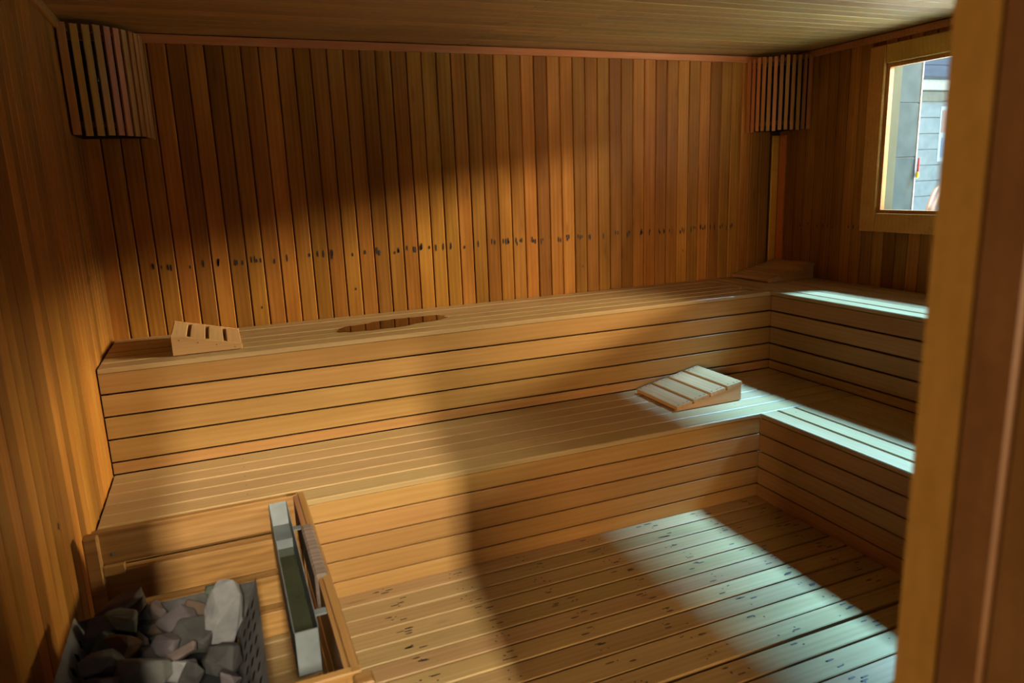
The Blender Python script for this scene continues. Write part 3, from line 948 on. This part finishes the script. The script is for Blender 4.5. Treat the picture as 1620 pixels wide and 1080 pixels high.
# ------------------------------------------------------------------ courtyard beyond the window
ground = structure(box('ground', (-6, -18, -.30), (26, 18, -.165), M_PAVE))
wo = structure(box('wall_outside', (4.11, .012, -.16), (5.27, .30, 3.2), M_GROUT))
for i, (z0, z1) in enumerate(((-.15, .47), (.476, .846), (.852, 1.222), (1.228, 1.600), (1.606, 1.976), (1.982, 2.352), (2.358, 2.728), (2.734, 3.19))):
    board('stone_panel', wo, (4.69, .004, (z0 + z1) / 2), (1, 0, 0), (0, -1, 0), 1.16, z1 - z0, .02, M_TILE, .002)
box('edge_strip', (5.272, .0, -.15), (5.286, .03, 3.19), M_PINK, wo, .002)
wf = structure(box('wall_far', (8.5, 6.02, -.165), (19.5, 6.4, 2.90), M_GROUT))
z = -.16
r_ = 0
while z < 2.88:
    x = 11.6 - (r_ % 2) * .80
    z1 = min(z + .285, 2.885)
    while x < 17.0:
        board('tile', wf, (x + .90, 6.0, (z + z1) / 2), (1, 0, 0), (0, -1, 0), 1.794, z1 - z - .008, .025, M_TILE2, .003)
        x += 1.80
    z += .287
    r_ += 1
cp = thing('canopy', 'dark slate clad canopy on a white beam over the far courtyard wall', 'canopy', (14, 6, 2.9))
box('beam', (8.5, 5.9, 2.905), (19.5, 6.4, 3.075), M_WHITE, cp)
for i in range(4):
    z0 = 3.08 + i * .19
    board('cladding', cp, (14, 5.55, z0 + .09), (1, 0, 0), (0, -1, 0), 11, .183, .03, M_CANOPY, .004)
box('deck', (8.5, 5.585, 3.08), (19.5, 6.5, 3.84), M_CANOPY, cp)
hd = thing('rope_tag', 'small red and yellow tag hanging at the stone wall edge outside', 'tag', (5.285, -.012, 1.52))
bm = bmesh.new(); bmesh.ops.create_cone(bm, cap_ends=True, segments=10, radius1=.008, radius2=.006, depth=.10)
link('red_handle', finish(bm, 'red_handle'), hd, Matrix.Translation((5.288, -.014, 1.545)), M_RED)
bm = bmesh.new(); bmesh.ops.create_uvsphere(bm, u_segments=12, v_segments=8, radius=.013)
for v in bm.verts:
    v.co.z *= 2.0
link('yellow_float', finish(bm, 'yellow_float'), hd, Matrix.Translation((5.285, -.014, 1.475)), M_YEL)
po = link('wall_poster', None, None, Matrix.Translation((13.6, 5.99, 2.2)))
tag(po, 'blurred poster with orange and blue patches on the far outside wall', 'poster')
box('orange_patch', (13.36, 5.975, 2.15), (13.85, 5.985, 2.55), M_ORANGE, po)
box('blue_patch', (13.40, 5.975, 1.70), (13.85, 5.985, 2.05), M_BLUE, po)
box('sheet', (13.33, 5.986, 1.62), (14.1, 5.996, 2.62), M_WHITE, po)


# ------------------------------------------------------------------ person outside, seen in part beyond the window
def skin_mesh(name, chains, mat, parent, world, sub=2, root=0):
    """chains: verts list [(co, r)], edges list"""
    verts, edges, rad = chains
    me = bpy.data.meshes.new(name)
    me.from_pydata([v for v in verts], edges, [])
    o = link(name, me, parent, world, mat)
    o.modifiers.new('skin', 'SKIN')
    o.modifiers['skin'].use_smooth_shade = True
    for i, r in enumerate(rad):
        rr = r if isinstance(r, tuple) else (r, r)
        me.skin_vertices[0].data[i].radius = rr
        me.skin_vertices[0].data[i].use_root = (i == root)
    s = o.modifiers.new('sub', 'SUBSURF'); s.levels = sub; s.render_levels = sub
    return o


def person():
    # local frame: x to the camera's right, y away from the camera, z up; 1.80 m tall, back towards the window
    base = Vector((7.88, 1.56, -.162))
    Mw = Matrix(((.923, .385, 0, base.x), (-.385, .923, 0, base.y), (0, 0, 1, base.z), (0, 0, 0, 1)))
    root = link('person', None, None, Mw)
    tag(root, 'bare-chested person in blue shorts outside the window, hands on hips', 'person')
    V, E_, Rr = [], [], []

    def v(co, r, par=None):
        V.append(co); Rr.append(r)
        if par is not None:
            E_.append((par, len(V) - 1))
        return len(V) - 1
    s = 1.83 / 1.80
    pelvis = v((0, 0, .98), (.155, .11))
    waist = v((0, .01, 1.12), (.142, .10), pelvis)
    chest = v((0, .0, 1.30), (.168, .115), waist)
    up = v((0, -.005, 1.44), (.130, .085), chest)
    neck = v((0, .005, 1.54), .056, up)
    head = v((0, .02, 1.63), (.070, .085), neck)
    crown = v((0, .02, 1.745), (.066, .080), head)
    for sgn in (-1, 1):
        sh = v((sgn * .195, 0, 1.455), .062, up)
        el = v((sgn * .335, -.10, 1.225), .043, sh)
        fo = v((sgn * .30, -.03, 1.13), .038, el)
        wr = v((sgn * .225, .06, 1.075), .028, fo)
        pm = v((sgn * .175, .11, 1.06), (.036, .018), wr)
        for q in range(4):
            f1 = v((sgn * (.165 - q * .004), .135, 1.085 - q * .02), .0095, pm)
            f2 = v((sgn * (.120 - q * .006), .135, 1.088 - q * .024), .008, f1)
        tb = v((sgn * .195, .085, 1.10), .010, pm)
        v((sgn * .185, .045, 1.125), .009, tb)
        hip = v((sgn * .095, 0, .90), .090, pelvis)
        kn = v((sgn * .115, .01, .50), .060, hip)
        ca = v((sgn * .12, -.02, .36), .056, kn)
        an = v((sgn * .125, -.01, .085), .038, ca)
        toe = v((sgn * .14, .13, .035), (.045, .028), an)
        v((sgn * .125, -.05, .035), .032, an)
    skin_mesh('body', (V, E_, Rr), M_SKIN, root, Mw, 2, pelvis)
    # shorts
    V2 = [(0, 0, 1.02), (0, 0, .93), (-.10, 0, .80), (-.11, 0, .60), (.10, 0, .80), (.11, 0, .60)]
    skin_mesh('shorts', (V2, [(0, 1), (1, 2), (2, 3), (1, 4), (4, 5)], [(.168, .125), (.165, .122), .105, .095, .105, .095]), M_SHORTS, root, Mw, 2, 0)
    # hair
    bm = bmesh.new()
    bmesh.ops.create_uvsphere(bm, u_segments=20, v_segments=14, radius=1)
    for q in bm.verts:
        q.co = Vector((q.co.x * .083, q.co.y * .100, q.co.z * .10 if q.co.z > 0 else q.co.z * .09))
        if q.co.y > .02 and q.co.z < .03:
            q.co.y = .02
    for f in bm.faces:
        f.smooth = True
    link('hair', finish(bm, 'hair'), root, Mw @ Matrix.Translation((0, .0, 1.735)), M_HAIR)
    for sgn in (-1, 1):
        bm = bmesh.new(); bmesh.ops.create_uvsphere(bm, u_segments=10, v_segments=8, radius=.012)
        link('eye', finish(bm, 'eye'), root, Mw @ Matrix.Translation((sgn * .032, .096, 1.70)), M_EYE)
        bm = bmesh.new(); bmesh.ops.create_uvsphere(bm, u_segments=10, v_segments=8, radius=1)
        for q in bm.verts:
            q.co = Vector((q.co.x * .012, q.co.y * .022, q.co.z * .034))
        link('ear', finish(bm, 'ear'), root, Mw @ Matrix.Translation((sgn * .080, .02, 1.685)), M_SKIN)
    bm = bmesh.new(); bmesh.ops.create_cone(bm, cap_ends=True, segments=8, radius1=.018, radius2=.007, depth=.05)
    link('nose', finish(bm, 'nose'), root, Mw @ Matrix.Translation((0, .112, 1.675)) @ Matrix.Rotation(math.radians(-12), 4, 'X'), M_SKIN)
    box_m = bmesh.new(); box_into(box_m, (-.024, -.004, -.005), (.024, .004, .005))
    link('mouth', finish(box_m, 'mouth'), root, Mw @ Matrix.Translation((0, .101, 1.63)), M_ORANGE)
    return root


person()
